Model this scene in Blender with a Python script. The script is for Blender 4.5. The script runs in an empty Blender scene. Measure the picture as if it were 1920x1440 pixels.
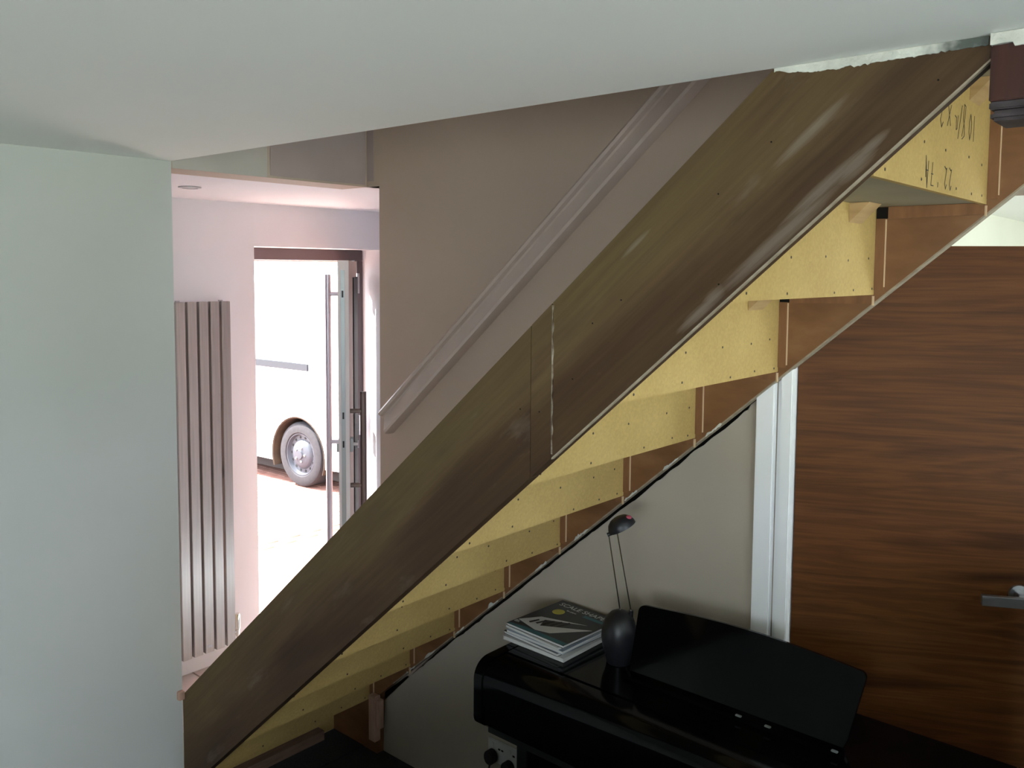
import bpy, bmesh, math, random
from math import sin, cos, tan, pi, radians, sqrt
from mathutils import Vector, Matrix, noise
random.seed(7)
C = bpy.context.scene.collection
SC = bpy.context.scene

# ------------------------------------------------------------------ camera
F, CX, CY = 1620.9, 982.59, 622.16
YAW, PITCH, ROLL = radians(40.6035), radians(4.10698), radians(-0.43182)
fwd = Vector((-sin(YAW)*cos(PITCH), cos(YAW)*cos(PITCH), -sin(PITCH)))
rgt = Vector((cos(YAW), sin(YAW), 0))
dwn = fwd.cross(rgt)
r2 = cos(ROLL)*rgt + sin(ROLL)*dwn
d2 = -sin(ROLL)*rgt + cos(ROLL)*dwn
cam = bpy.data.cameras.new('camera')
cam.sensor_fit = 'HORIZONTAL'; cam.sensor_width = 36
cam.lens = F*36/1920
cam.shift_x = (960-CX)/1920
cam.shift_y = -(720-CY)/1920
cam.clip_start = 0.02; cam.clip_end = 200
camo = bpy.data.objects.new('camera', cam); C.objects.link(camo)
m = Matrix((( r2.x, -d2.x, -fwd.x), (r2.y, -d2.y, -fwd.y), (r2.z, -d2.z, -fwd.z))).to_4x4()
m.translation = (0, 0, 2.009)
camo.matrix_world = m
SC.camera = camo

# ------------------------------------------------------------------ world, sun, exposure
w = bpy.data.worlds.new('sky'); SC.world = w; w.use_nodes = True
bgn = w.node_tree.nodes['Background']
bgn.inputs['Color'].default_value = (0.80, 0.91, 1.0, 1)
bgn.inputs['Strength'].default_value = 6.0
sun = bpy.data.lights.new('sun', 'SUN'); sun.energy = 20.0; sun.angle = radians(0.6); sun.color = (1, .97, .93)
suno = bpy.data.objects.new('sun', sun); C.objects.link(suno)
suno.rotation_euler = Vector((.62, .42, -.92)).to_track_quat('-Z', 'Y').to_euler()
suno.location = (-8, -4, 12)
SC.view_settings.view_transform = 'Standard'; SC.view_settings.look = 'None'
SC.view_settings.gamma = 1; SC.view_settings.use_curve_mapping = False
SC.view_settings.exposure = 0.9
SC.cycles.use_denoising = True
SC.cycles.max_bounces = 10; SC.cycles.diffuse_bounces = 6
SC.cycles.sample_clamp_indirect = 8
def portal(name, loc, rot, sx, sy):
    # marks a window opening for sampling the sky; gives off no light of its own
    l = bpy.data.lights.new(name, 'AREA'); l.shape = 'RECTANGLE'; l.size = sx; l.size_y = sy
    l.cycles.is_portal = True
    o = bpy.data.objects.new(name, l); C.objects.link(o); o.location = loc; o.rotation_euler = rot
portal('garden_door_portal', (2.68, -.65, 1.15), (0, radians(90), 0), 2.15, 2.5)
portal('added_window_portal', (1.1, -3.42, 1.55), (radians(90), 0, 0), 2.2, 1.3)  # for the window added in the rear wall
portal('front_door_portal', (-4.30, 2.91, 1.05), (0, radians(-90), 0), 2.1, .9)
portal('added_landing_portal', (2.72, 1.85, 3.95), (0, radians(90), 0), 1.3, .7)  # unseen opening added to brighten the taupe stair wall
portal('next_room_portal', (2.30, 4.8, 1.2), (0, radians(90), 0), 2.0, 2.4)

# ------------------------------------------------------------------ material helpers
def srgb(r, g, b):
    def f(c):
        c /= 255
        return c/12.92 if c <= .04045 else ((c+.055)/1.055)**2.4
    return (f(r), f(g), f(b), 1)
def new_mat(name):
    mt = bpy.data.materials.new(name); mt.use_nodes = True
    nt = mt.node_tree; b = nt.nodes['Principled BSDF']
    return mt, nt, b
def plain(name, col, rough=.6, metal=0, spec=.5, coat=0):
    mt, nt, b = new_mat(name)
    b.inputs['Base Color'].default_value = (*col[:3], 1); b.inputs['Roughness'].default_value = rough
    b.inputs['Metallic'].default_value = metal; b.inputs['Specular IOR Level'].default_value = spec
    b.inputs['Coat Weight'].default_value = coat
    return mt
def noisy(name, stops, scale=(1, 1, 1), nscale=4, detail=5, rough=.7, bump=0, bscale=60, rot=(0, 0, 0), metal=0, spec=.5, coord='Object', dist=0, rr=.5):
    """noise driven ramp between real surface colours; optional fine relief"""
    mt, nt, b = new_mat(name)
    tc = nt.nodes.new('ShaderNodeTexCoord'); mp = nt.nodes.new('ShaderNodeMapping')
    mp.inputs['Scale'].default_value = scale; mp.inputs['Rotation'].default_value = rot
    nt.links.new(tc.outputs[coord], mp.inputs['Vector'])
    n = nt.nodes.new('ShaderNodeTexNoise'); n.inputs['Scale'].default_value = nscale; n.inputs['Detail'].default_value = detail
    n.inputs['Roughness'].default_value = rr; n.inputs['Distortion'].default_value = dist
    nt.links.new(mp.outputs['Vector'], n.inputs['Vector'])
    r = nt.nodes.new('ShaderNodeValToRGB')
    els = r.color_ramp.elements
    while len(els) < len(stops): els.new(.5)
    for e, (p, c) in zip(els, stops): e.position = p; e.color = (*c[:3], 1)
    nt.links.new(n.outputs['Fac'], r.inputs['Fac']); nt.links.new(r.outputs['Color'], b.inputs['Base Color'])
    b.inputs['Roughness'].default_value = rough; b.inputs['Metallic'].default_value = metal
    b.inputs['Specular IOR Level'].default_value = spec
    if bump:
        n2 = nt.nodes.new('ShaderNodeTexNoise'); n2.inputs['Scale'].default_value = bscale; n2.inputs['Detail'].default_value = 3
        nt.links.new(tc.outputs[coord], n2.inputs['Vector'])
        bp = nt.nodes.new('ShaderNodeBump'); bp.inputs['Strength'].default_value = bump; bp.inputs['Distance'].default_value = .01
        nt.links.new(n2.outputs['Fac'], bp.inputs['Height']); nt.links.new(bp.outputs['Normal'], b.inputs['Normal'])
    return mt

SLOPE = radians(41)
# ------------------------------------------------------------------ materials
M = {}
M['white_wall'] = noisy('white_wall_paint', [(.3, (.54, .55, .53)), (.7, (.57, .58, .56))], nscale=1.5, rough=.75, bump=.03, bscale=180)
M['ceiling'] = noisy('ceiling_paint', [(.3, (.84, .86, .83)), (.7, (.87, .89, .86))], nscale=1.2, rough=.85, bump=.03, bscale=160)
M['hall_wall'] = noisy('hall_paint', [(.3, (.82, .80, .84)), (.7, (.85, .83, .87))], nscale=1.5, rough=.8, bump=.03, bscale=180)
M['grey_wall'] = noisy('grey_plaster', [(.25, (.42, .37, .30)), (.75, (.47, .415, .335))], nscale=2.2, rough=.8, bump=.05, bscale=120)
M['taupe'] = noisy('taupe_plaster', [(.25, (.46, .36, .29)), (.75, (.50, .39, .315))], nscale=2.0, rough=.75, bump=.05, bscale=90)
M['taupe_grey'] = noisy('grey_filler_patch', [(.3, (.46, .43, .395)), (.7, (.52, .475, .435))], nscale=6, rough=.85)
M['taupe_mauve'] = noisy('mauve_filler_patch', [(.3, (.36, .29, .28)), (.7, (.41, .325, .31))], nscale=5, rough=.85)
M['rail_paint'] = noisy('rail_paint', [(.3, (.53, .44, .39)), (.7, (.57, .47, .42))], nscale=8, rough=.5)
M['white_gloss'] = plain('white_gloss', (.93, .94, .95), .35)
M['cream'] = noisy('cream_paint', [(.3, (.74, .74, .66)), (.7, (.78, .78, .70))], nscale=2, rough=.8)
M['filler'] = noisy('white_filler', [(.3, (.50, .50, .45)), (.6, (.68, .68, .62))], nscale=22, rough=.9, bump=.4, bscale=90)
M['void'] = plain('cavity_shade', (.012, .010, .008), .95, spec=.1)  # near-black colour stands in for shade in gaps and hollows
M['carpet'] = noisy('dark_carpet', [(.3, (.022, .022, .024)), (.7, (.045, .043, .044))], nscale=120, rough=.95, bump=.5, bscale=400)
M['tile'] = noisy('hall_tile', [(.3, (.46, .41, .39)), (.7, (.58, .52, .50))], nscale=3, rough=.45)
M['grout'] = plain('grout', (.55, .46, .40), .9)

def string_wood():
    mt, nt, b = new_mat('stained_string_wood')
    L = nt.links.new
    tc = nt.nodes.new('ShaderNodeTexCoord')
    mp = nt.nodes.new('ShaderNodeMapping'); mp.inputs['Rotation'].default_value = (0, SLOPE, 0)
    L(tc.outputs['Object'], mp.inputs['Vector'])
    def nz(sc, s, d=6, ro=.55, di=0):
        m2 = nt.nodes.new('ShaderNodeMapping'); m2.inputs['Scale'].default_value = sc
        L(mp.outputs['Vector'], m2.inputs['Vector'])
        n = nt.nodes.new('ShaderNodeTexNoise'); n.inputs['Scale'].default_value = s; n.inputs['Detail'].default_value = d
        n.inputs['Roughness'].default_value = ro; n.inputs['Distortion'].default_value = di
        L(m2.outputs['Vector'], n.inputs['Vector']); return n
    def ramp(src, stops):
        r = nt.nodes.new('ShaderNodeValToRGB'); e = r.color_ramp.elements
        while len(e) < len(stops): e.new(.5)
        for q, (p, c) in zip(e, stops): q.position = p; q.color = (*c, 1)
        L(src, r.inputs['Fac']); return r
    n1 = nz((1, 4, 5), 1.5, 3, .5, .4)
    r1 = ramp(n1.outputs['Fac'], [(.30, (.066, .038, .020)), (.45, (.092, .057, .029)), (.58, (.108, .072, .034)), (.74, (.070, .042, .024))])
    n2 = nz((1.2, 30, 34), 2.2, 6, .65)
    r2_ = ramp(n2.outputs['Fac'], [(.35, (.72, .70, .68)), (.65, (1.15, 1.15, 1.15))])
    mx = nt.nodes.new('ShaderNodeMix'); mx.data_type = 'RGBA'; mx.blend_type = 'MULTIPLY'; mx.inputs[0].default_value = .6
    L(r1.outputs['Color'], mx.inputs[6]); L(r2_.outputs['Color'], mx.inputs[7])
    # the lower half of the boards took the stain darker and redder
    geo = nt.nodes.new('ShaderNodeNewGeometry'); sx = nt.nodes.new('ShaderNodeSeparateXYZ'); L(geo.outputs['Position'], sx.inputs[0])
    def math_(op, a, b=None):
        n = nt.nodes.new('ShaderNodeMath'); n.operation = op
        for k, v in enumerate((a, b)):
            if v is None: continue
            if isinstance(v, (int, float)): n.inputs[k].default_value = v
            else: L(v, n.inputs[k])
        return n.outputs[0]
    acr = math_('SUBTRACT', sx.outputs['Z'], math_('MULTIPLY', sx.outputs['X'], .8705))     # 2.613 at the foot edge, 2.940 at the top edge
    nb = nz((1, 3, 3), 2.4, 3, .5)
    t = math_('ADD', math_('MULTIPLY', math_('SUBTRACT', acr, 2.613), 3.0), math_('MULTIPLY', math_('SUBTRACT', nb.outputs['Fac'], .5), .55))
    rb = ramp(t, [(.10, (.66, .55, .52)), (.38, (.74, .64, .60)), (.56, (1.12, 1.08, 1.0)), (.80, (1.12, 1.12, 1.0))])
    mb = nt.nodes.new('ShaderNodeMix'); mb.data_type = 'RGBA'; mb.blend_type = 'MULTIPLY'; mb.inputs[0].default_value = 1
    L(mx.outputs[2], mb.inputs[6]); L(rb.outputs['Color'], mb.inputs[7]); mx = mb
    # brushed filler smears at known spots of the upper board
    grain = nz((2.2, 60, 60), 3, 5, .7)
    def spot(cx, cz, l_, w_):
        ux = math_('SUBTRACT', sx.outputs['X'], cx); uz = math_('SUBTRACT', sx.outputs['Z'], cz)
        a = math_('ADD', math_('MULTIPLY', ux, cos(SLOPE)/l_), math_('MULTIPLY', uz, sin(SLOPE)/l_))
        c = math_('SUBTRACT', math_('MULTIPLY', uz, cos(SLOPE)/w_), math_('MULTIPLY', ux, sin(SLOPE)/w_))
        d = math_('ADD', math_('MULTIPLY', a, a), math_('MULTIPLY', c, c))
        n_ = nt.nodes.new('ShaderNodeMath'); n_.operation = 'SUBTRACT'; n_.use_clamp = True
        n_.inputs[0].default_value = 1; L(math_('ADD', d, math_('MULTIPLY', math_('SUBTRACT', grain.outputs['Fac'], .5), 1.6)), n_.inputs[1])
        return n_.outputs[0]
    msk = 0
    for sp in ((-.57, 2.155, .11, .013), (-.50, 2.212, .04, .010), (-.525, 2.185, .05, .018), (-.775, 1.962, .035, .014), (-.80, 1.935, .07, .012), (-.60, 2.245, .09, .012), (-.95, 2.06, .05, .007), (-.66, 2.06, .16, .016)):
        q = spot(*sp); msk = q if msk == 0 else math_('MAXIMUM', msk, q)
    ms = nt.nodes.new('ShaderNodeMix'); ms.data_type = 'RGBA'; L(math_('MULTIPLY', msk, .38), ms.inputs[0]); L(mx.outputs[2], ms.inputs[6]); ms.inputs[7].default_value = (.30, .25, .20, 1); mx = ms
    # pale brushed filler stains
    n3 = nz((1.6, 5, 6), 2.3, 5, .6, .3)
    r3 = ramp(n3.outputs['Fac'], [(.60, (0, 0, 0)), (.82, (.35, .35, .35))])
    mx2 = nt.nodes.new('ShaderNodeMix'); mx2.data_type = 'RGBA'
    L(r3.outputs['Color'], mx2.inputs[0]); L(mx.outputs[2], mx2.inputs[6]); mx2.inputs[7].default_value = (.30, .25, .20, 1)
    L(mx2.outputs[2], b.inputs['Base Color'])
    b.inputs['Roughness'].default_value = .6; b.inputs['Specular IOR Level'].default_value = .25
    bp = nt.nodes.new('ShaderNodeBump'); bp.inputs['Strength'].default_value = .15; bp.inputs['Distance'].default_value = .004
    L(n2.outputs['Fac'], bp.inputs['Height']); L(bp.outputs['Normal'], b.inputs['Normal'])
    return mt
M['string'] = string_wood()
M['string_edge'] = noisy('bare_board_edge', [(.3, (.25, .20, .14)), (.7, (.38, .32, .24))], scale=(2, 20, 20), nscale=3, rough=.8)
M['joint_filler'] = noisy('joint_filler', [(.4, (.16, .11, .07)), (.6, (.42, .36, .29))], nscale=40, rough=.8)
M['far_string'] = noisy('brown_wall_string', [(.3, (.155, .066, .023)), (.55, (.21, .095, .036)), (.75, (.26, .13, .058))], scale=(3, 6, 7), rot=(0, SLOPE, 0), nscale=2, rough=.55)
M['wedge'] = noisy('brown_wedge', [(.3, (.17, .073, .027)), (.7, (.26, .12, .048))], scale=(8, 8, 2), nscale=4, rough=.7)
M['wedge_light'] = plain('cut_wedge_edge', (.62, .44, .27), .7)
def chip():
    mt, nt, b = new_mat('yellow_chipboard'); L = nt.links.new
    tc = nt.nodes.new('ShaderNodeTexCoord')
    v = nt.nodes.new('ShaderNodeTexVoronoi'); v.inputs['Scale'].default_value = 160
    L(tc.outputs['Object'], v.inputs['Vector'])
    n = nt.nodes.new('ShaderNodeTexNoise'); n.inputs['Scale'].default_value = 5; n.inputs['Detail'].default_value = 4
    L(tc.outputs['Object'], n.inputs['Vector'])
    r = nt.nodes.new('ShaderNodeValToRGB'); r.color_ramp.elements[0].color = (.47, .318, .105, 1); r.color_ramp.elements[1].color = (.54, .375, .132, 1)
    r.color_ramp.elements[0].position = .3; r.color_ramp.elements[1].position = .7
    L(n.outputs['Fac'], r.inputs['Fac'])
    hs = nt.nodes.new('ShaderNodeHueSaturation'); sp = nt.nodes.new('ShaderNodeSeparateColor')
    L(v.outputs['Color'], sp.inputs['Color'])
    mr = nt.nodes.new('ShaderNodeMapRange'); mr.inputs['To Min'].default_value = .94; mr.inputs['To Max'].default_value = 1.05
    L(sp.outputs[0], mr.inputs['Value']); L(mr.outputs['Result'], hs.inputs['Value']); L(r.outputs['Color'], hs.inputs['Color'])
    L(hs.outputs['Color'], b.inputs['Base Color']); b.inputs['Roughness'].default_value = .75
    return mt
M['chip'] = chip()
M['tread'] = noisy('grey_board', [(.3, (.30, .27, .19)), (.7, (.36, .32, .23))], nscale=4, rough=.8)
M['softwood'] = noisy('softwood_block', [(.3, (.42, .27, .12)), (.7, (.55, .37, .18))], scale=(2, 2, 14), nscale=4, rough=.75)
M['pink_wood'] = noisy('raw_pinkish_timber', [(.3, (.42, .24, .17)), (.7, (.56, .36, .28))], scale=(12, 12, 2), nscale=4, rough=.8)
M['brown_batten'] = noisy('brown_batten', [(.3, (.16, .09, .06)), (.7, (.24, .14, .10))], scale=(12, 2, 12), nscale=4, rough=.8)
M['mahogany'] = noisy('dark_mahogany', [(.3, (.032, .008, .005)), (.7, (.058, .016, .010))], scale=(20, 20, 2), nscale=3, rough=.35)
M['mahogany_dark'] = noisy('worn_dark_moulding', [(.35, (.018, .011, .012)), (.7, (.07, .053, .058))], scale=(4, 4, 12), nscale=6, rough=.5)
M['screw'] = plain('dark_screw', (.06, .045, .03), .5, .4)
M['pencil'] = plain('pencil_line', (.035, .03, .025), .7)
def teak():
    mt, nt, b = new_mat('teak_veneer'); L = nt.links.new
    tc = nt.nodes.new('ShaderNodeTexCoord')
    def nz(sc, s, d, ro, di=0):
        mp = nt.nodes.new('ShaderNodeMapping'); mp.inputs['Scale'].default_value = sc
        L(tc.outputs['Object'], mp.inputs['Vector'])
        n = nt.nodes.new('ShaderNodeTexNoise'); n.inputs['Scale'].default_value = s; n.inputs['Detail'].default_value = d
        n.inputs['Roughness'].default_value = ro; n.inputs['Distortion'].default_value = di
        L(mp.outputs['Vector'], n.inputs['Vector']); return n
    n1 = nz((.7, 1, 9), 1.5, 4, .55, .5)
    r = nt.nodes.new('ShaderNodeValToRGB'); e = r.color_ramp.elements
    for _ in range(4): e.new(.5)
    for q, (p, c) in zip(e, [(.26, (.032, .0105, .003)), (.38, (.072, .025, .0070)), (.47, (.122, .045, .0125)), (.54, (.088, .031, .0085)), (.64, (.128, .048, .014)), (.78, (.048, .016, .0045))]): q.position = p; q.color = (*c, 1)
    L(n1.outputs['Fac'], r.inputs['Fac'])
    n2 = nz((1.2, 1, 60), 2, 8, .7)
    r_ = nt.nodes.new('ShaderNodeValToRGB'); r_.color_ramp.elements[0].position = .35; r_.color_ramp.elements[1].position = .6
    r_.color_ramp.elements[0].color = (.55, .5, .46, 1); r_.color_ramp.elements[1].color = (1.1, 1.1, 1.1, 1)
    L(n2.outputs['Fac'], r_.inputs['Fac'])
    mx = nt.nodes.new('ShaderNodeMix'); mx.data_type = 'RGBA'; mx.blend_type = 'MULTIPLY'; mx.inputs[0].default_value = .5
    L(r.outputs['Color'], mx.inputs[6]); L(r_.outputs['Color'], mx.inputs[7]); L(mx.outputs[2], b.inputs['Base Color'])
    b.inputs['Roughness'].default_value = .5; b.inputs['Specular IOR Level'].default_value = .12
    return mt
M['teak'] = teak()
M['satin_steel'] = plain('satin_steel', (.50, .51, .53), .32, 1)
M['brushed'] = noisy('brushed_steel', [(.3, (.42, .40, .37)), (.7, (.54, .51, .47))], scale=(40, 40, .6), nscale=4, rough=.34, metal=1)
M['bronze'] = plain('dark_bronze_bar', (.17, .14, .125), .35, .9)
M['bar_pale'] = plain('pale_steel_bar', (.56, .53, .60), .35, .8)
M['bar_steel'] = plain('bar_steel', (.42, .39, .38), .35, 1)
M['alu_edge'] = plain('door_edge_alu', (.62, .61, .60), .5, .2)
M['lock_strip'] = plain('lock_strip_steel', (.36, .40, .41), .4, .7)
M['door_dark'] = plain('dark_anodised_frame', (.085, .062, .070), .5)
M['door_face'] = noisy('door_inner_face', [(.3, (.42, .28, .22)), (.7, (.50, .34, .27))], nscale=3, rough=.5)
M['seal'] = plain('black_rubber_seal', (.02, .018, .018), .7)
M['piano'] = plain('polished_black', (.0022, .0022, .0026), .10, spec=.13)
M['piano_matt'] = plain('matt_black', (.006, .006, .007), .5, spec=.3)
M['lamp_black'] = plain('lamp_black_plastic', (.012, .012, .015), .38)
M['chrome'] = plain('chrome_rod', (.75, .74, .68), .18, 1)
M['pink_lens'] = plain('pink_lens', (.45, .08, .12), .3)
M['socket'] = plain('white_socket_plastic', (.62, .62, .62), .4)
M['plug'] = plain('black_plug', (.012, .012, .013), .45)
M['cover_dark'] = noisy('dark_book_cover', [(.3, (.035, .036, .038)), (.7, (.055, .056, .058))], nscale=4, rough=.45)
M['paper'] = plain('page_edges', (.62, .62, .60), .8)
M['teal'] = plain('teal_print', (.05, .17, .19), .5)
M['yellow'] = plain('yellow_print', (.52, .46, .06), .5)
M['print_white'] = plain('white_print', (.62, .62, .60), .5)
M['print_black'] = plain('black_print', (.015, .013, .013), .5)
M['blue_cover'] = plain('pale_blue_cover', (.36, .42, .50), .5)
M['van_white'] = plain('van_white_paint', (.80, .80, .80), .25)
M['van_glass'] = plain('van_glass_painted_sky', (.55, .60, .64), .05, .6)  # pale colour stands in for sky reflected in the glass
M['van_trim'] = plain('van_grey_trim', (.010, .012, .018), .6)
M['arch'] = noisy('rusty_wheel_arch', [(.3, (.022, .011, .005)), (.7, (.045, .025, .012))], nscale=12, rough=.8)
M['tyre'] = noisy('dusty_tyre', [(.3, (.015, .0135, .016)), (.7, (.024, .021, .024))], nscale=30, rough=.85)
M['hub'] = plain('silver_wheel', (.045, .048, .060), .5, .1)
M['hole'] = plain('wheel_hole', (.01, .01, .01), .9)
M['paver'] = noisy('red_block_paver', [(.3, (.24, .105, .08)), (.7, (.36, .18, .14))], nscale=7, rough=.9)
M['paving'] = noisy('pale_paving', [(.3, (.40, .26, .21)), (.7, (.50, .34, .28))], nscale=2, rough=.9)
M['grass'] = noisy('lawn', [(.3, (.11, .17, .05)), (.7, (.18, .25, .09))], nscale=3, rough=.95)
M['terrace'] = noisy('pale_bounce_ground', [(.3, (.60, .61, .58)), (.7, (.70, .71, .67))], nscale=2, rough=.9)  # pale ground added outside to bounce light indoors
M['dark_panel'] = noisy('light_damping_panel', [(.3, (.05, .032, .02)), (.7, (.09, .06, .04))], scale=(12, 12, 1), nscale=3, rough=.6)  # dark finish chosen to cut light bounced from unseen walls
def sooted():
    mt = M['filler'].copy(); mt.name = 'sooted_filler'; nt = mt.node_tree; L = nt.links.new; b = nt.nodes['Principled BSDF']
    src = b.inputs['Base Color'].links[0].from_socket
    g = nt.nodes.new('ShaderNodeNewGeometry'); sp = nt.nodes.new('ShaderNodeSeparateXYZ'); L(g.outputs['Position'], sp.inputs[0])
    n = nt.nodes.new('ShaderNodeTexNoise'); n.inputs['Scale'].default_value = 45; L(g.outputs['Position'], n.inputs['Vector'])
    ad = nt.nodes.new('ShaderNodeMath'); ad.operation = 'MULTIPLY_ADD'; L(n.outputs['Fac'], ad.inputs[0]); ad.inputs[1].default_value = .10; L(sp.outputs['X'], ad.inputs[2])
    mr = nt.nodes.new('ShaderNodeMapRange'); mr.inputs['From Min'].default_value = -.385; mr.inputs['From Max'].default_value = -.325; L(ad.outputs[0], mr.inputs['Value'])
    mx = nt.nodes.new('ShaderNodeMix'); mx.data_type = 'RGBA'; L(mr.outputs['Result'], mx.inputs[0]); L(src, mx.inputs[6]); mx.inputs[7].default_value = (.10, .11, .10, 1)
    L(mx.outputs[2], b.inputs['Base Color']); return mt
M['filler_sooted'] = sooted()
M['lens'] = plain('frosted_lens', (.8, .78, .75), .3)

# ------------------------------------------------------------------ mesh helpers
def box(bm, x0, x1, y0, y1, z0, z1):
    vs = [bm.verts.new((x, y, z)) for z in (z0, z1) for (x, y) in ((x0, y0), (x1, y0), (x1, y1), (x0, y1))]
    for f in ((3, 2, 1, 0), (4, 5, 6, 7), (0, 1, 5, 4), (1, 2, 6, 5), (2, 3, 7, 6), (3, 0, 4, 7)): bm.faces.new([vs[i] for i in f])
    return vs
def prism(bm, poly, a0, a1, axis='y'):
    """poly = list of 2D points, swept along an axis (y: poly is x,z; x: poly is y,z; z: poly is x,y)"""
    def P(p, a):
        return {'y': (p[0], a, p[1]), 'x': (a, p[0], p[1]), 'z': (p[0], p[1], a)}[axis]
    v0 = [bm.verts.new(P(p, a0)) for p in poly]; v1 = [bm.verts.new(P(p, a1)) for p in poly]
    n = len(poly)
    bm.faces.new(v0); bm.faces.new(v1[::-1])
    for i in range(n): bm.faces.new((v0[i], v1[i], v1[(i+1) % n], v0[(i+1) % n]))
def tube(bm, pts, r, seg=12, cap=True):
    pts = [Vector(p) for p in pts]; rings = []
    rs = r if isinstance(r, (list, tuple)) else [r]*len(pts)
    for i, p in enumerate(pts):
        d = (pts[min(i+1, len(pts)-1)]-pts[max(i-1, 0)]).normalized()
        u = d.cross(Vector((0, 0, 1)))
        if u.length < 1e-3: u = d.cross(Vector((0, 1, 0)))
        u.normalize(); v = d.cross(u)
        rings.append([bm.verts.new(p+rs[i]*(cos(2*pi*k/seg)*u+sin(2*pi*k/seg)*v)) for k in range(seg)])
    for a, b in zip(rings, rings[1:]):
        for k in range(seg): bm.faces.new((a[k], a[(k+1) % seg], b[(k+1) % seg], b[k]))
    if cap: bm.faces.new(rings[0][::-1]); bm.faces.new(rings[-1])
def lathe(bm, prof, seg=32, mat=Matrix.Identity(4)):
    """prof = (radius, height) list about local z"""
    rings = []
    for r, h in prof:
        if r < 1e-5: rings.append([bm.verts.new(mat @ Vector((0, 0, h)))])
        else: rings.append([bm.verts.new(mat @ Vector((r*cos(2*pi*k/seg), r*sin(2*pi*k/seg), h))) for k in range(seg)])
    for a, b in zip(rings, rings[1:]):
        for k in range(seg):
            k2 = (k+1) % seg
            if len(a) == 1 and len(b) == 1: continue
            if len(a) == 1: bm.faces.new((a[0], b[k2], b[k]))
            elif len(b) == 1: bm.faces.new((a[k], a[k2], b[0]))
            else: bm.faces.new((a[k], a[k2], b[k2], b[k]))
def obj(name, bm, mat, parent=None, bevel=0, smooth=False, local=False, kind=None, seg=2):
    """bm in world coordinates (or in the parent's frame when local); origin goes to the base centre"""
    bmesh.ops.recalc_face_normals(bm, faces=bm.faces)
    if bevel: bmesh.ops.bevel(bm, geom=[e for e in bm.edges], offset=bevel, segments=seg, affect='EDGES', clamp_overlap=True)
    xs = [v.co for v in bm.verts]
    lo = Vector([min(v[i] for v in xs) for i in range(3)]); hi = Vector([max(v[i] for v in xs) for i in range(3)])
    org = Vector(((lo.x+hi.x)/2, (lo.y+hi.y)/2, lo.z))
    bmesh.ops.translate(bm, verts=bm.verts, vec=-org)
    me = bpy.data.meshes.new(name); bm.to_mesh(me); bm.free()
    for mm in (mat if isinstance(mat, list) else [mat]): me.materials.append(M[mm])
    if smooth:
        me.polygons.foreach_set('use_smooth', [True]*len(me.polygons))
        me.set_sharp_from_angle(angle=radians(35))
    o = bpy.data.objects.new(name, me); C.objects.link(o)
    o.location = org
    if parent:
        o.parent = parent
        if not local:
            root = Vector((0, 0, 0)); p = parent
            while p: root += p.location; p = p.parent
            o.location = org-root
    if kind: o['kind'] = kind
    return o
def empty(name, loc, rz=0):
    o = bpy.data.objects.new(name, None); C.objects.link(o); o.location = loc; o.rotation_euler = (0, 0, rz); o.empty_display_size = .1
    return o
def tag(o, label, cat, group=None):
    o['label'] = label; o['category'] = cat
    if group: o['group'] = group
    return o
def B(name, mat, x0, x1, y0, y1, z0, z1, parent=None, bevel=0, kind=None, local=False):
    bm = bmesh.new(); box(bm, x0, x1, y0, y1, z0, z1)
    return obj(name, bm, mat, parent, bevel, kind=kind, local=local)
def struct(o, label=None):
    o['kind'] = 'structure'
    if label: o['label'] = label
    return o
def text(name, s, size, mat, origin, xdir, ydir, parent, depth=.0004, align='LEFT'):
    cu = bpy.data.curves.new(name, 'FONT'); cu.body = s; cu.size = size; cu.extrude = depth; cu.align_x = align
    t = bpy.data.objects.new(name, cu); C.objects.link(t)
    dg = bpy.context.evaluated_depsgraph_get(); dg.update()
    me = bpy.data.meshes.new_from_object(t.evaluated_get(dg))
    bpy.data.objects.remove(t)
    x = Vector(xdir).normalized(); y = Vector(ydir).normalized(); z = x.cross(y)
    mt = Matrix((x, y, z)).transposed().to_4x4(); mt.translation = Vector(origin)
    bm = bmesh.new(); bm.from_mesh(me); bmesh.ops.transform(bm, matrix=mt, verts=bm.verts)
    bpy.data.meshes.remove(me)
    return obj(name, bm, mat, parent)

# ------------------------------------------------------------------ staircase numbers
RISE, GO = .216, .24878
X0, ZB0 = -.5036, 2.1685
def rx(i): return X0-GO*i
def rzb(i): return ZB0-RISE*i
YN0, YN1 = 1.442, 1.474        # near string
YF0, YF1 = 2.2337, 2.268       # wall string
def n_top(x): return 2.3555+.8664*(x+.675)
def n_bot(x): return 2.3209+.8746*(x+.3337)
def f_bot(x): return 2.1913+.8639*(x+.4493)
CEIL = 2.361

# ================================================================== STRUCTURE
# room shell
struct(B('floor', 'carpet', -2.79, 2.7, -3.3, 2.268, -.05, 0), 'dark carpet floor under the stairs')
struct(B('floor_under_stairs', 'carpet', -2.99, -2.79, 1.45, 2.262, -.003, .0045))
hf = struct(B('floor_hall', 'grout', -4.3, -2.79, .7, 3.6, -.06, -.004), 'tiled hall floor')
bm = bmesh.new(); box(bm, -.222, .222, -.222, .222, 0, .006); tile0 = obj('tile', bm, 'tile', hf, bevel=.002)
first = True
for i in range(3):
    for j in range(7):
        t = tile0 if first else tile0.copy()
        if not first: C.objects.link(t); t.parent = hf
        first = False
        t.location = Vector((-4.06+.45*i+.1, .72+.25+.45*j, -.004))-hf.location
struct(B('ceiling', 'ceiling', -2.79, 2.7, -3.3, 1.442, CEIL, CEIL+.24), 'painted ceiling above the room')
struct(B('ceiling_landing', 'ceiling', -.285, 2.58, 1.535, 2.232, 2.476, 2.62))
# white wall beside the stair foot
struct(B('wall_left', 'white_wall', -2.95, -2.79, -3.3, 1.442, 0, CEIL), 'white painted wall beside the foot of the stairs')
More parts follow.
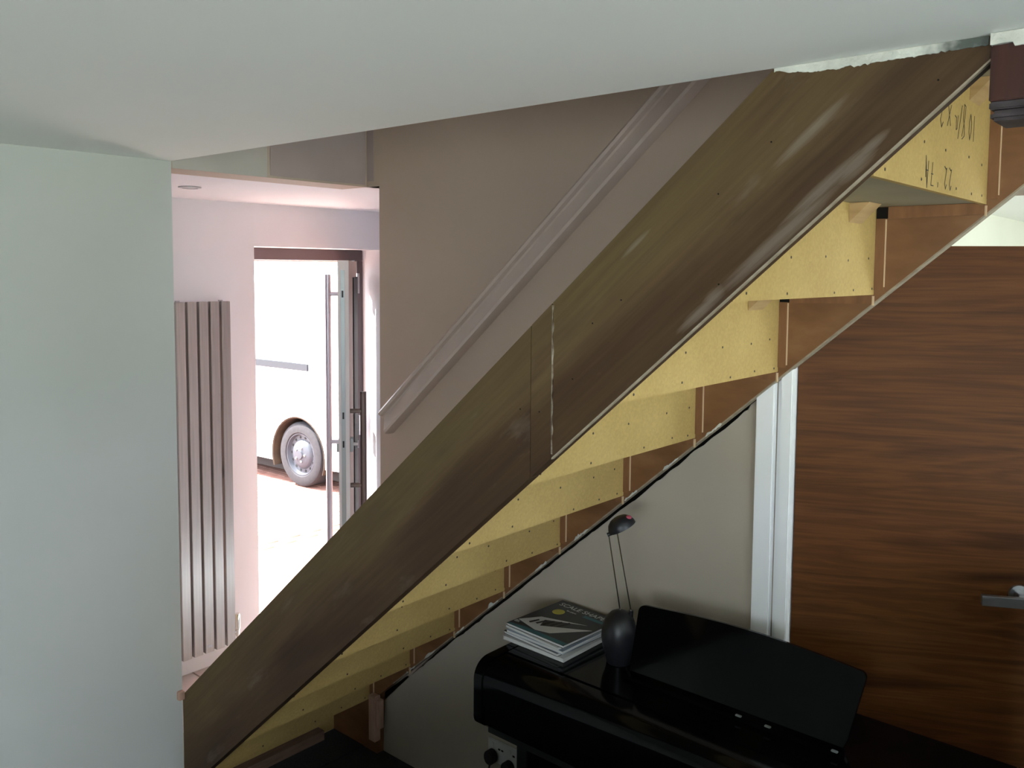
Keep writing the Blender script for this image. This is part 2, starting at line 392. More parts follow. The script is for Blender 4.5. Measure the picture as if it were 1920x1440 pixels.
# rear and garden walls of the room, behind the camera
rw_ = empty('wall_rear', (0, -3.38, 0)); struct(rw_)
for (a, b, c, d) in ((-2.95, 0, 0, CEIL), (2.2, 2.7, 0, CEIL), (0, 2.2, 2.2, CEIL), (0, 2.2, 0, .9)):
    B('wall_panel', 'dark_panel', a, b, -3.45, -3.3, c, d, rw_)
w2n = empty('added_window', (1.1, -3.38, .9)); struct(w2n)  # unseen window added to brighten the grey wall and door trim
for x in (0, 1.075, 2.15): B('frame_post', 'white_gloss', x, x+.05, -3.40, -3.34, .9, 2.2, w2n)
for z in (.9, 2.15): B('frame_rail', 'white_gloss', .05, 2.15, -3.40, -3.34, z, z+.05, w2n)
struct(B('garden_side', 'terrace', -2.95, 2.74, -25, -3.46, -.25, -.09))
gw = empty('wall_garden', (2.62, -.6, 0)); struct(gw)
for (a, b, c, d) in ((-3.3, -1.9, 0, CEIL), (.6, 2.268, 0, CEIL), (-1.9, .6, 2.25, CEIL), (-1.9, .6, 0, .06)):
    B('wall_panel', 'white_wall', 2.58, 2.70, a, b, c, d, gw)
wn = empty('window_1', (2.62, -.75, .06)); struct(wn)
for y in (-1.9, -.67, .55): B('frame_post', 'white_gloss', 2.60, 2.66, y, y+.05, .06, 2.25, wn)
for z in (.06, 2.20): B('frame_rail', 'white_gloss', 2.60, 2.66, -1.85, .55, z, z+.05, wn)
# unseen low walls added to shade the piano and the space under the stairs
struct(B('shade_wall', 'dark_panel', -.12, -.02, .10, 2.232, 0, 1.30))
bm = bmesh.new(); prism(bm, [(-2.30, 0), (-.121, 0), (-.121, .95), (-.8, .95), (-1.4, .80), (-2.30, .40)], 1.16, 1.21)
struct(obj('shade_wall_return', bm, 'dark_panel'))

# grey wall under the stairs with a hacked plaster edge along the wall string
def wall_grey():
    pts = [(-3.0, -.0), (-1.065, 0), (-1.065, 2.2)]
    top = []
    x = -1.065
    pts = [(-3.0, 0), (-1.012, 0), (-1.012, f_bot(-1.012)+.03)]
    xs = -1.06
    while xs > -2.62:
        g = .003
        if xs < -1.10:
            k = noise.noise(Vector((xs*9, 3.1, 0)))*.5+noise.noise(Vector((xs*31, 1.7, 0)))*.5
            g = max(.0, .013+.014*k) if xs > -2.55 else .004
        pts.append((xs, f_bot(xs)-g)); xs -= random.uniform(.007, .018)
    pts.append((-2.62, f_bot(-2.62)-.01)); pts.append((-2.70, .262)); pts.append((-2.712, .262)); pts.append((-2.712, .02)); pts.append((-3.0, .02))
    bm = bmesh.new(); prism(bm, pts, 2.268, 2.284)
    bmesh.ops.triangulate(bm, faces=[f for f in bm.faces if len(f.verts) > 4])
    o = obj('wall_back', bm, 'grey_wall'); struct(o, 'grey plastered wall under the stairs with a hacked edge')
    return o
wb = wall_grey()
# near-black slab standing in for the shade in the cavity behind the hacked edge
bm = bmesh.new(); prism(bm, [(-2.70, 0), (-1.0, 0), (-1.0, 2.2), (-2.70, .75)], 2.285, 2.38)
struct(obj('wall_back_core', bm, 'void'))
# taupe stair wall above the string
bm = bmesh.new()
prism(bm, [(-2.79, 2.338), (-2.712, 2.338), (-2.712, .2), (-2.0, f_bot(-2.0)+.05), (-1.0, f_bot(-1.0)+.05), (-1.0, 2.2), (2.58, 2.2), (2.58, 4.9), (-2.79, 4.9)], 2.268, 2.42)
tw = struct(obj('wall_stair', bm, 'taupe'), 'taupe plaster wall rising beside the stairs')
B('plaster_patch', 'taupe_mauve', -2.785, -2.745, 2.2665, 2.2685, 2.36, 3.2, tw)
# lower hall end of that wall
hd = struct(B('wall_header', 'taupe', -2.95, -2.79, 1.442, 2.268, 2.338, 4.9), 'taupe header over the way to the hall')
def patch(y0, y1, z0, z1, mat):
    bm = bmesh.new(); pts = []
    n = 14
    for k in range(n): pts.append((y0+(y1-y0)*k/n, z0))
    for k in range(n): pts.append((y1+random.uniform(-.006, .006), z0+(z1-z0)*k/n))
    for k in range(n): pts.append((y1-(y1-y0)*k/n, z1))
    for k in range(n): pts.append((y0+random.uniform(-.005, .005), z1-(z1-z0)*k/n))
    prism(bm, pts, -2.7895, -2.7885, 'x'); bmesh.ops.triangulate(bm, faces=[f for f in bm.faces if len(f.verts) > 4])
    obj('plaster_patch', bm, mat, hd)
patch(1.446, 1.812, 2.3385, 3.4, 'taupe_grey')
patch(1.82, 2.258, 2.346, 3.4, 'taupe_mauve')
# upper stairwell shell (out of view, end opening added to light the stair wall)
struct(B('wall_well', 'white_wall', -2.95, 2.7, 1.30, 1.438, CEIL+.241, 4.9))
struct(B('ceiling_well', 'ceiling', -2.95, 2.7, 1.3, 2.42, 4.9, 5.0))
we = empty('wall_well_end', (2.64, 1.85, 2.62)); struct(we)
for (a, b, c, d) in ((1.3, 1.5, 2.62, 4.9), (2.2, 2.268, 2.62, 4.9), (1.5, 2.2, 2.62, 3.3), (1.5, 2.2, 4.6, 4.9)):
    B('wall_panel', 'white_wall', 2.58, 2.70, a, b, c, d, we)
# hall
fw = empty('wall_hall_front', (-4.09, 2.0, 0)); struct(fw, 'pale pinkish hall wall round the front door')
OY0, OY1, OZ = 2.482, 3.352, 2.119
for (a, b, c, d) in ((.7, OY0, 0, 2.338), (OY1, 3.75, 0, 2.338), (OY0, OY1, OZ, 2.338)):
    B('wall_panel', 'hall_wall', -4.24, -3.96, a, b, c, d, fw)
struct(B('ceiling_hall', 'hall_wall', -4.24, -2.95, .6, 3.75, 2.338, 2.45), 'pale hall ceiling')
struct(B('ceiling_hall_side', 'hall_wall', -2.95, -2.60, 2.42, 3.75, 2.338, 2.45))
struct(B('soffit_hall', 'hall_wall', -2.95, -2.715, 2.27, 2.4195, 2.338, 2.45))
struct(B('wall_hall_side', 'hall_wall', -4.24, -2.6, 3.752, 3.9, 0, 2.45))
struct(B('wall_hall_left', 'hall_wall', -4.24, -2.95, .58, .70, 0, 2.338))
struct(B('wall_hall_inner', 'hall_wall', -2.708, -2.60, 2.421, 3.75, 0, 2.338))
struct(B('baseboard_hall', 'white_gloss', -3.96, -3.945, .7, OY0-.03, .002, .085, bevel=.003), 'white hall baseboard below the radiator')

# doorway beside the grey wall: lining, then the room beyond
struct(B('trim_1', 'white_gloss', -1.068, -1.014, 2.246, 2.2675, 0, 1.97, bevel=.003), 'white flat architrave of the wooden door')
struct(B('trim_2', 'white_gloss', -1.0115, -.998, 2.266, 2.33, 0, 1.97))
struct(B('trim_3', 'white_gloss', -.997, -.964, 2.2485, 2.35, 0, 1.97, bevel=.002), 'white door lining of the wooden door')
struct(B('wall_right_of_door', 'white_wall', -.10, 2.58, 2.40, 2.5, 0, 2.46))
struct(B('wall_next_room', 'cream', -1.40, -1.28, 2.42, 7.4, 0, 2.36), 'cream wall of the room beyond the wooden door')
struct(B('wall_next_return', 'cream', -1.28, -1.0, 2.39, 2.43, 0, 2.36))
struct(B('wall_next_far', 'cream', -1.40, 2.5, 7.4, 7.5, 0, 2.36))
struct(B('ceiling_next_room', 'ceiling', -1.40, 2.4, 2.505, 7.5, 2.36, 2.45))
struct(B('floor_next_room', 'brown_batten', -1.40, 2.4, 2.27, 7.5, -.05, -.001))
ng = empty('wall_next_garden', (2.25, 5, 0)); struct(ng)
for (a, b, c, d) in ((2.5, 3.6, 0, 2.36), (6.0, 7.4, 0, 2.36), (3.6, 6.0, 2.2, 2.36), (3.6, 6.0, 0, .2)):
    B('wall_panel', 'cream', 2.2, 2.3, a, b, c, d, ng)

# outside ground
dr = struct(B('driveway', 'paving', -40, -4.24, -25, 30, -.25, -.105), 'red block paved drive')
struct(B('garden_lawn', 'grass', 9.5, 40, -25, 30, -.25, -.10))
struct(B('bounce_terrace', 'terrace', 2.75, 9.5, -25, 30, -.25, -.09))  # unseen terrace added as a reflector for the ceiling
struct(B('door_step', 'paving', -4.75, -4.24, 2.2, 3.7, -.105, -.01))
bm = bmesh.new(); box(bm, -.098, .098, -.048, .048, 0, .02); pv0 = obj('block_paver', bm, 'paver', dr, bevel=.003)
k = 0
for i in range(14):
    for j in range(20):
        x = -8.4+.2*i+(.1 if j % 2 else 0); y = 3.5+.1*j
        if y > 5.2: continue
        p = pv0 if k == 0 else pv0.copy()
        if k: C.objects.link(p); p.parent = dr
        p.location = Vector((x, y, -.1115+random.uniform(-.001, .001)))-dr.location; k += 1

# ================================================================== STAIRCASE
st = empty('staircase', (-1.6, 1.85, 0))
tag(st, 'open-backed wooden staircase with brown stained strings and yellow chipboard risers', 'staircase')
def string_poly(xa, xb, bot=n_bot, top=n_top, zmax=CEIL-.001, zmin=0.0):
    """board outline between two plumb cuts"""
    p = [(xa, max(zmin, bot(xa)))]
    if bot(xa) < zmin: p.append((xa+(zmin-bot(xa))/.8746, zmin))
    p.append((xb, bot(xb)))
    if top(xb) > zmax:
        p.append((xb, zmax)); p.append((-.675+(zmax-2.3555)/.8664, zmax))
    else: p.append((xb, top(xb)))
    p.append((xa, top(xa)))
    return p
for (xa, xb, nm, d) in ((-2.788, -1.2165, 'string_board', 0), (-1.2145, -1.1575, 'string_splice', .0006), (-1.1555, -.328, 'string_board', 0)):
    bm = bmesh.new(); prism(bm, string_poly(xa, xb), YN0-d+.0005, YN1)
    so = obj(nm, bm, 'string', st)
    if nm == 'string_board' and xb > -1:
        # bare lower edge and brushed filler smears
        bm = bmesh.new(); prism(bm, [(xa, n_bot(xa)-.0025), (xb, n_bot(xb)-.0025), (xb, n_bot(xb)+.0012), (xa, n_bot(xa)+.0012)], YN0-.0005, YN0+.009)
        obj('bare_edge', bm, 'string_edge', so)
        up = so
    elif nm == 'string_board': low = so
# ragged filler along the splice joint
bm = bmesh.new(); pl = []; pr = []
for q in range(40):
    z = n_bot(-1.156)+.01+q/39*(n_top(-1.156)-n_bot(-1.156)-.015)
    wdt = .003*max(.10, .35+noise.noise(Vector((z*40, 0, 5)))+.5*noise.noise(Vector((z*13, 0, 2))))
    pl.append((-1.1565, z)); pr.append((-1.1552+wdt*1.6, z))
prism(bm, pl+pr[::-1], YN0-.0012, YN0+.001); bmesh.ops.triangulate(bm, faces=[f for f in bm.faces if len(f.verts) > 4])
obj('joint_filler', bm, 'joint_filler', up)
# plaster smeared along the top of the string under the ceiling
bm = bmesh.new(); a = []; b_ = []
xx = -.668
while xx < -.331:
    u = (xx+.668)/.337
    a.append((xx, CEIL-.0005)); b_.append((xx, CEIL-.006-.011*min(1, u*5)+.004*noise.noise(Vector((xx*60, 4, 0)))+.003*noise.noise(Vector((xx*180, 9, 0)))+(.003*u)))
    xx += .003
prism(bm, a+b_[::-1], YN0-.0015, YN0+.001); bmesh.ops.triangulate(bm, faces=[f for f in bm.faces if len(f.verts) > 4])
obj('plaster_smear', bm, 'filler_sooted', up)
# nail holes
bm = bmesh.new()
for (x, z) in ((-.40, 2.305), (-.67, 2.235), (-.765, 1.985), (-.77, 2.15), (-1.05, 1.9), (-1.19, 1.70), (-1.245, 1.70), (-.98, 1.95), (-1.10, 1.78)):
    lathe(bm, [(0, 0), (.0016, 0), (.0016, .0008), (0, .0008)], 8, Matrix.Translation((x, YN0-.0004, z)) @ Matrix.Rotation(radians(90), 4, 'X'))
obj('nail_hole', bm, 'void', up, kind='stuff')
# wall string
fs_top = lambda x: f_bot(x)+.335
bm = bmesh.new()
prism(bm, [(-2.69, f_bot(-2.69)), (.0, f_bot(0)), (.0, 2.66), (-.28, 2.66), (-.28, fs_top(-.28)), (-3.02, fs_top(-3.02)), (-3.02, .001), (-2.70, .001)], YF0, YF1-.0005)
fs = obj('wall_string', bm, 'far_string', st)
bm = bmesh.new(); prism(bm, [(-2.60, f_bot(-2.60)-.002), (0, f_bot(0)-.002), (0, f_bot(0)+.003), (-2.60, f_bot(-2.60)+.003)], YF0-.0006, YF1-.006)
obj('bare_edge', bm, 'string_edge', fs)

# loose plaster flakes hanging at the edge
for (x, wd, hh) in ((-1.19, .05, .016), (-1.33, .05, .018), (-1.47, .045, .02), (-1.66, .055, .035), (-1.83, .05, .022), (-2.05, .05, .024), (-2.22, .05, .02), (-2.38, .06, .02), (-2.49, .05, .022)):
    bm = bmesh.new(); pl = []; n = 12
    for k in range(n):
        u = k/(n-1); xx = x-wd/2+wd*u; pl.append((xx, f_bot(xx)-.002+random.uniform(-.003, .001)))
    for k in range(n):
        u = 1-k/(n-1); xx = x-wd/2+wd*u
        pl.append((xx, f_bot(xx)+.001+hh*.8*abs(noise.noise(Vector((xx*45, x*7, 0)))+.25*random.random())*(1 if 0 < k < n-1 else 0)))
    prism(bm, pl, 2.2310, 2.2330); bmesh.ops.triangulate(bm, faces=[f for f in bm.faces if len(f.verts) > 4])
    obj('plaster_flake', bm, 'filler', fs)

# pencilled sums on the topmost riser: strokes written upside down
GL = {'0': [[(.5, 0), (.2, .3), (.2, .7), (.5, 1), (.75, .7), (.75, .3), (.5, 0)]], '1': [[(.45, 1), (.5, 0)]],
      '2': [[(.15, .8), (.45, 1), (.75, .75), (.2, .05), (.4, .1), (.85, 0)]], '8': [[(.75, 1.1), (.25, .95), (.3, .65), (.7, .3), (.6, -.25), (.25, -.2), (.3, .2), (.85, 1.0)]],
      'x': [[(.1, .8), (.8, .1)], [(.8, .85), (.15, .05)]], '/': [[(.8, 1.15), (.2, -.15)]], '-': [[(.1, .45), (.6, .45)]],
      '7': [[(.1, 1), (.8, 1), (.4, 0)], [(.25, .5), (.75, .5)]], 'A': [[(.1, 0), (.45, 1.15), (.8, -.1)], [(.15, .4), (.85, .4)], [(.8, .7), (.85, -.2)]], "'": [[(.3, 1), (.25, .8)]], 'n': [[(.1, .3), (.15, .8), (.4, .85), (.45, .4), (.8, .35)]]}
def scribble(parent, x, s, y0, z0, hgt, adv, slant=.12, yk=1):
    bm = bmesh.new(); cy = y0
    for ch in s:
        if ch == ' ': cy -= adv*.7; continue
        for stroke in GL[ch]:
            P = [Vector((x+.0004, cy-(px+slant*py)*hgt*.62*yk, z0-py*hgt)) for px, py in stroke]
            for a, b in zip(P, P[1:]):
                d = (b-a).normalized(); n = Vector((0, -d.z, d.y))*.0009; e = d*.0006
                vs = [bm.verts.new(q+Vector((dx, 0, 0))) for dx in (0, .0004) for q in (a-e+n, a-e-n, b+e-n, b+e+n)]
                for f in ((0, 1, 2, 3), (7, 6, 5, 4), (0, 4, 5, 1), (1, 5, 6, 2), (2, 6, 7, 3), (3, 7, 4, 0)): bm.faces.new([vs[k] for k in f])
        cy -= adv
    obj('pencil_writing', bm, 'pencil', parent, kind='stuff')

screw_me = None
for i in range(11):
    x, zb = rx(i), rzb(i)
    zt = rzb(i-1)+.004 if i else 2.425
    ri = B('riser', 'chip', x-.012, x, YN1, YF0, (.0048 if i == 10 else zb), zt-.0005, st)
    # tread in front of the next riser up
    if i:
        B('tread', 'tread', x-.035, rx(i-1)-.0125, YN1, YF0, zt, zt+.02, st)
    else:
        B('tread', 'tread', x-.035, -.29, YN1, YF0, 2.425, 2.447, st)
    # screws: a row along the foot and a row into the tread behind
    if i < 10:
        for row, (dz, ys) in enumerate(((.013, (1.53, 1.72, 1.97, 2.10, 2.205)), (.088, (1.58, 1.74, 1.90, 2.06, 2.19)))):
            for yy in ys:
                yq = yy+random.uniform(-.02, .015); zq = zb+dz+random.uniform(-.004, .006)
                if screw_me is None:
                    bm = bmesh.new(); lathe(bm, [(0, 0), (.0032, 0), (.0026, .0007), (0, .0009)], 10, Matrix.Translation((x, yq, zq)) @ Matrix.Rotation(radians(90), 4, 'Y'))
                    so = obj('screw', bm, 'screw', ri); screw_me = so.data; soff = so.location.copy()-Vector((x, yq, zq))+ri.location+st.location
                else:
                    so = bpy.data.objects.new('screw', screw_me); C.objects.link(so); so.parent = ri
                    so.location = Vector((x, yq, zq))+soff-ri.location-st.location
    if i == 0:
        scribble(ri, x, "10 8/n x 2 -", 2.108, 2.350, .054, .030, .12, .95)
        scribble(ri, x, "22 '7A", 1.935, 2.222, .044, .034, -.05, .85)
    # glue block in the corner of tread and riser
    zc = zt-.001
    bm = bmesh.new(); prism(bm, [(x+.0005, zc), (x+.046, zc), (x+.0005, zc-.046)], 2.045, 2.13)
    obj('glue_block', bm, 'softwood', st)
    # wedges in the wall string: upright behind the riser, level under the tread
    if i < 10:
        wd = B('wedge', 'wedge', x+.0005, x+.024, YF0-.004, YF0, zb+.012, zt-.03, st)
        B('wedge_edge', 'wedge_light', x+.0241, x+.0262, YF0-.0055, YF0, zb+.020, zt-.032, wd)
        if i: B('recess_shade', 'void', x+.002, x+.029, YF0-.0045, YF0, zt-.0298, zt-.002, wd)  # raised near-black block paints the shade of a hollow in the string
        if i:
            bm = bmesh.new(); prism(bm, [(x+.03, zc), (rx(i-1)-.002, zc), (rx(i-1)-.002, zc-.026), (x+.03, zc-.03)], YF0-.006, YF0)
            w2 = obj('wedge', bm, 'wedge', st)
            B('wedge_edge', 'wedge_light', rx(i-1)-.0018, rx(i-1)+.002, YF0-.007, YF0, zc-.03, zc-.006, w2)
# newel at the top of the near string
nw = empty('newel_post', (-.27, 1.45, 2.23)); nw.parent = st; nw.location -= st.location
def NB(nm, mat, *a, bevel=.002):
    o = B(nm, mat, *a, None, bevel); o.parent = nw; o.location -= nw.location+st.location; return o
NB('newel_shaft', 'mahogany', -.3265, -.215, 1.432, 1.53, 2.262, CEIL-.018)
NB('newel_collar', 'mahogany_dark', -.3262, -.212, 1.434, 1.532, 2.250, 2.2615)
NB('newel_drop', 'mahogany_dark', -.3255, -.216, 1.437, 1.527, 2.234, 2.2495, bevel=.005)
bm = bmesh.new(); a = []; b_ = []
for q in range(40):
    xx = -.327+.115*q/39; a.append((xx, CEIL-.0008)); b_.append((xx, CEIL-.017+.004*noise.noise(Vector((xx*70, 2, 1)))-(.006 if 10 < q < 18 else 0)))
prism(bm, a+b_[::-1], 1.4285, 1.44); bmesh.ops.triangulate(bm, faces=[f for f in bm.faces if len(f.verts) > 4])
o = obj('plaster_smear', bm, 'filler'); o.parent = nw; o.location -= nw.location+st.location
# foot of the stair: batten, raw timber stub, nub at the corner
B('foot_batten', 'brown_batten', rx(10)+.002, rx(10)+.045, 1.50, 2.15, .001, .045, st)
B('foot_packer', 'pink_wood', -2.715, -2.675, 2.20, 2.232, .07, .262, st, bevel=.003)
B('foot_packer', 'pink_wood', -2.6745, -2.655, 2.205, 2.232, .13, .25, st, bevel=.002)
B('string_nub', 'pink_wood', -2.7885, -2.77, 1.420, 1.4415, .515, .545, st, bevel=.002)

# ================================================================== WALL HANDRAIL
def rail():
    xa, xb = -2.672, -1.0
    zA = 1.4396+.0057
    prof = [(0, 0), (.028, -.001), (.044, -.008), (.050, -.018), (.045, -.028), (.030, -.033), (.026, -.040), (.029, -.052), (.042, -.088), (.047, -.100), (.044, -.112), (.026, -.118), (0, -.118)]
    bm = bmesh.new(); rings = []
    k = .8723
    for x in (xa, xb):
        z = zA+k*(x-xa)
        rings.append([bm.verts.new((x - .30*dz*0 - dz*.35, 2.2679-dy, z+dz*.80)) for dy, dz in prof])
    n = len(prof)
    for q in range(n): bm.faces.new((rings[0][q], rings[1][q], rings[1][(q+1) % n], rings[0][(q+1) % n]))
    bm.faces.new(rings[0]); bm.faces.new(rings[1][::-1])
    return obj('wall_handrail', bm, 'rail_paint', smooth=True)
tag(rail(), 'taupe painted moulded handrail fixed along the stair wall', 'handrail')

# ================================================================== WOODEN DOOR
DA = radians(27)
dd = empty('wooden_door', (-.960, 2.275, 0), DA)
tag(dd, 'teak veneered flush door standing ajar beside the white lining', 'door')
def DB(nm, mat, *a, parent=dd, bevel=0): return B(nm, mat, *a, parent, bevel, local=True)
leaf = DB('door_leaf', 'teak', 0, .80, 0, .042, .008, 2.079, bevel=.0015)
# lever handle on its rose
hz = 1.168
h = empty('lever_handle', (.548, 0, hz)); h.parent = dd
def HB(nm, *a, bevel=.001): return B(nm, 'satin_steel', *a, h, bevel, local=True)
bm = bmesh.new(); lathe(bm, [(0, 0), (.026, 0), (.026, .008), (0, .008)], 28, Matrix.Translation((0.022, 0, 0)) @ Matrix.Rotation(radians(90), 4, 'X')); obj('rose', bm, 'satin_steel', h, local=True, smooth=True)
HB('neck', .008, .036, -.049, -.008, -.010, .014)
HB('lever', -.082, .060, -.066, -.050, -.016, .010)

# ================================================================== HALL: radiator, downlight, front door
rd = empty('radiator', (-3.93, 2.165, .09))
tag(rd, 'tall brushed steel vertical radiator with five flat tubes on the hall wall', 'radiator')
rw = .0465; gap = .0125
for q in range(5):
    y = 2.020+q*(rw+gap)
    s = B('radiator_tube', 'brushed', -3.92, -3.893, y, y+rw, .098, 1.843, rd, bevel=.002)
    if q == 2: B('maker_badge', 'satin_steel', -3.8929, -3.8915, y+.012, y+.034, .125, .138, s)
for z in (.16, .97, 1.78): B('manifold', 'bar_steel', -3.940, -3.9205, 2.022, 2.305, z, z+.03, rd)
for y in (2.03, 2.285): B('wall_bracket', 'bar_steel', -3.959, -3.9405, y, y+.02, 1.785, 1.803, rd)
for y in (2.022, 2.245): B('vent_plug', 'satin_steel', -3.906, -3.898, y, y+.02, 1.8435, 1.850, rd)
vl = empty('valve', (-3.915, 2.325, .13)); vl.parent = rd; vl.location -= rd.location
bm = bmesh.new(); lathe(bm, [(0, 0), (.012, 0), (.012, .03), (.016, .034), (.016, .10), (.013, .112), (0, .114)], 20); obj('valve_body', bm, 'chrome', vl, local=True, smooth=True)
bm = bmesh.new(); tube(bm, [(0, -.004, .02), (0, -.03, .02)], .009); obj('valve_tail', bm, 'chrome', vl, local=True)
bm = bmesh.new(); tube(bm, [(0, 0, -.001), (0, 0, -.128)], .007); obj('pipe', bm, 'chrome', vl, local=True)

dl = empty('downlight', (-3.37, 1.82, 2.337)); tag(dl, 'round recessed downlight in the hall ceiling', 'downlight')
bm = bmesh.new(); lathe(bm, [(.030, 0), (.045, 0), (.045, -.004), (.032, -.006), (.030, 0)], 28); obj('trim_ring', bm, 'satin_steel', dl, local=True, smooth=True)
bm = bmesh.new(); lathe(bm, [(0, -.001), (.0295, -.001), (.0295, -.004), (0, -.005)], 28); obj('lens', bm, 'lens', dl, local=True, smooth=True)

# frame of the front door
fr = empty('door_1', (-4.2, 2.9, 0)); struct(fr, 'dark metal frame of the front door')
B('frame_head', 'door_dark', -4.235, -4.165, OY0+.001, OY1-.001, 2.055, OZ-.001, fr, bevel=.003)
B('frame_bead', 'white_gloss', -4.236, -4.20, OY0+.02, OY1-.02, 2.045, 2.0545, fr)
B('frame_jamb', 'door_dark', -4.235, -4.165, OY1-.045, OY1-.001, -.004, 2.0545, fr, bevel=.003)
B('frame_jamb', 'door_dark', -4.235, -4.165, OY0+.001, OY0+.03, -.004, 2.0545, fr, bevel=.003)
B('threshold', 'alu_edge', -4.238, -4.16, OY0+.03, OY1-.045, -.004, .012, fr)
# open leaf; local x runs from hinge to lock edge, +y is the room side
HX, HY = -4.165, 3.305
FX, FY = -3.575, 2.785
ang = math.atan2(FY-HY, FX-HX); LW = math.hypot(FX-HX, FY-HY)
fd = empty('front_door', (HX, HY, 0), ang)
tag(fd, 'front door standing open, seen on its metal edge with long pull bars', 'door')
def FB(nm, mat, *a, parent=fd, bevel=.0015): return B(nm, mat, *a, parent, bevel, local=True)
lf = FB('door_leaf', 'door_face', .03, LW-.006, -.056, 0, .014, 2.05)
ed = FB('edge_strip', 'alu_edge', LW-.0055, LW, -.056, 0, .014, 2.05)
FB('lock_strip', 'lock_strip', LW+.0002, LW+.002, -.042, -.020, .30, 2.0)
for z in (1.86, 1.23, 1.08): FB('keep_slot', 'seal', LW+.0022, LW+.003, -.036, -.027, z, z+.035)
FB('door_seal', 'seal', .03, LW*.55, .0005, .006, .05, 1.96)
for z in (.25, 1.0, 1.86):
    bm = bmesh.new(); tube(bm, [(.02, .008, z), (.02, .008, z+.12)], .009); obj('hinge', bm, 'satin_steel', fd, local=True)
FB('lock_case', 'lock_strip', LW-.09, LW-.03, .0005, .015, 1.05, 1.12)
bm = bmesh.new(); tube(bm, [(LW-.06, .015, 1.085), (LW-.06, .04, 1.085)], .010); tube(bm, [(LW-.06, .038, 1.065), (LW-.06, .038, 1.105)], .006); obj('thumb_turn', bm, 'satin_steel', fd, local=True)
FB('lock_case', 'lock_strip', LW-.09, LW-.03, -.070, -.0565, 1.05, 1.12)
def pull(z0, z1, yb, yl, stand, r, xo, mat):
    e = empty('pull_handle', (LW-xo, yb, z0)); e.parent = fd
    bm = bmesh.new(); tube(bm, [(0, 0, 0), (0, 0, z1-z0)], r, 16); obj('bar', bm, mat, e, local=True, smooth=True)
    for z in stand:
        bm = bmesh.new(); tube(bm, [(0, 0, z-z0), (0, yl-yb, z-z0)], r*.75, 14); obj('standoff', bm, mat, e, local=True, smooth=True)
pull(.74, 1.366, .068, .001, (.871, 1.265), .016, .04, 'bronze')
pull(.40, 1.977, -.108, -.057, (.55, 1.107, 1.877), .016, .03, 'bar_pale')

# ================================================================== PIANO
PX0, PX1 = -1.732, -.350
pn = empty('digital_piano', ((PX0+PX1)/2, 2.03, 0))
tag(pn, 'glossy black digital piano with closed lid under the stairs', 'piano')
def PB(nm, mat, *a, parent=pn, bevel=.002): return B(nm, mat, *a, parent, bevel)
def arc(cy, cz, r, a0, a1, n=8): return [(cy+r*cos(radians(a0+(a1-a0)*k/n)), cz+r*sin(radians(a0+(a1-a0)*k/n))) for k in range(n+1)]
prof = [(2.25, .62), (2.25, .85)]+arc(1.858, .792, .058, 90, 180)+[(1.80, .69)]+arc(1.83, .68, .03, 180, 270, 5)+[(1.86, .62)]
for xa in (PX0, PX1-.035):
    bm = bmesh.new(); prism(bm, prof, xa, xa+.035, 'x'); obj('side_cheek', bm, 'piano', pn, bevel=.002, smooth=True)
# sliding key lid (curved) and flat top
t_ = .004
lidp = [(1.905, .846)]+arc(1.860, .790, .056, 90, 180)+[(1.804, .72), (1.812, .72)]+arc(1.860, .790, .048, 180, 90)+[(1.905, .838)]
bm = bmesh.new(); prism(bm, lidp, PX0+.0355, PX1-.0355, 'x'); obj('key_lid', bm, 'piano', pn, smooth=True)
PB('top_panel', 'piano', PX0+.0355, PX1-.0355, 1.909, 2.249, .828, .8495)
PB('key_slip', 'piano', PX0+.0355, PX1-.0355, 1.808, 1.825, .662, .7185)
PB('key_bed', 'piano_matt', PX0+.0355, PX1-.0355, 1.826, 2.249, .63, .66)
PB('back_panel', 'piano_matt', PX0+.12, PX1-.12, 2.15, 2.17, .12, .629)
for xa in (PX0+.12, PX1-.16):
    PB('leg', 'piano_matt', xa, xa+.04, 1.86, 2.149, .001, .619)
PB('pedal_board', 'piano_matt', PX0+.17, PX1-.17, 2.08, 2.148, .03, .12)
for q in range(3): PB('pedal', 'satin_steel', -1.10+.07*q, -1.075+.07*q, 1.98, 2.079, .05, .058)
# music rest
mr = empty('music_rest', (-1.025, 2.03, .85)); mr.parent = pn; mr.location -= pn.location
xl, xr = -1.335, -.713
out = [(xl, 0), (xr-.01, 0), (xr, .03), (xr+.016, .178)]
for q in range(6): out.append((xr+.016-.016*(1-cos(radians(18*q))), .178+.016*sin(radians(18*q))))
for q in range(1, 16):
    u = q/16; out.append((xr+(xl-xr)*u, .194+.016*sin(pi*u)))
for q in range(6): out.append((xl-.002-.02*sin(radians(18*q)), .176+.018*cos(radians(18*q))))
bm = bmesh.new(); ln = radians(27)
v0, v1 = [], []
for x, v in out:
    v0.append(bm.verts.new((x, 2.032+v*sin(ln), .853+v*cos(ln)))); v1.append(bm.verts.new((x, 2.032+v*sin(ln)+.012*cos(ln), .853+v*cos(ln)-.012*sin(ln)+.004)))
bm.faces.new(v0); bm.faces.new(v1[::-1])
for q in range(len(out)): bm.faces.new((v0[q], v0[(q+1) % len(out)], v1[(q+1) % len(out)], v1[q]))
o = obj('rest_board', bm, 'piano'); o.parent = mr; o.location -= mr.location+pn.location
o = B('rest_ledge', 'piano', xl, xr, 2.000, 2.036, .850, .862, None, .002); o.parent = mr; o.location -= mr.location+pn.location
for xx in (-.985, -.905, -.735):
    o = B('page_clip', 'lock_strip', xx, xx+.016, 1.998, 2.006, .8625, .8665, None, .001); o.parent = mr; o.location -= mr.location+pn.location

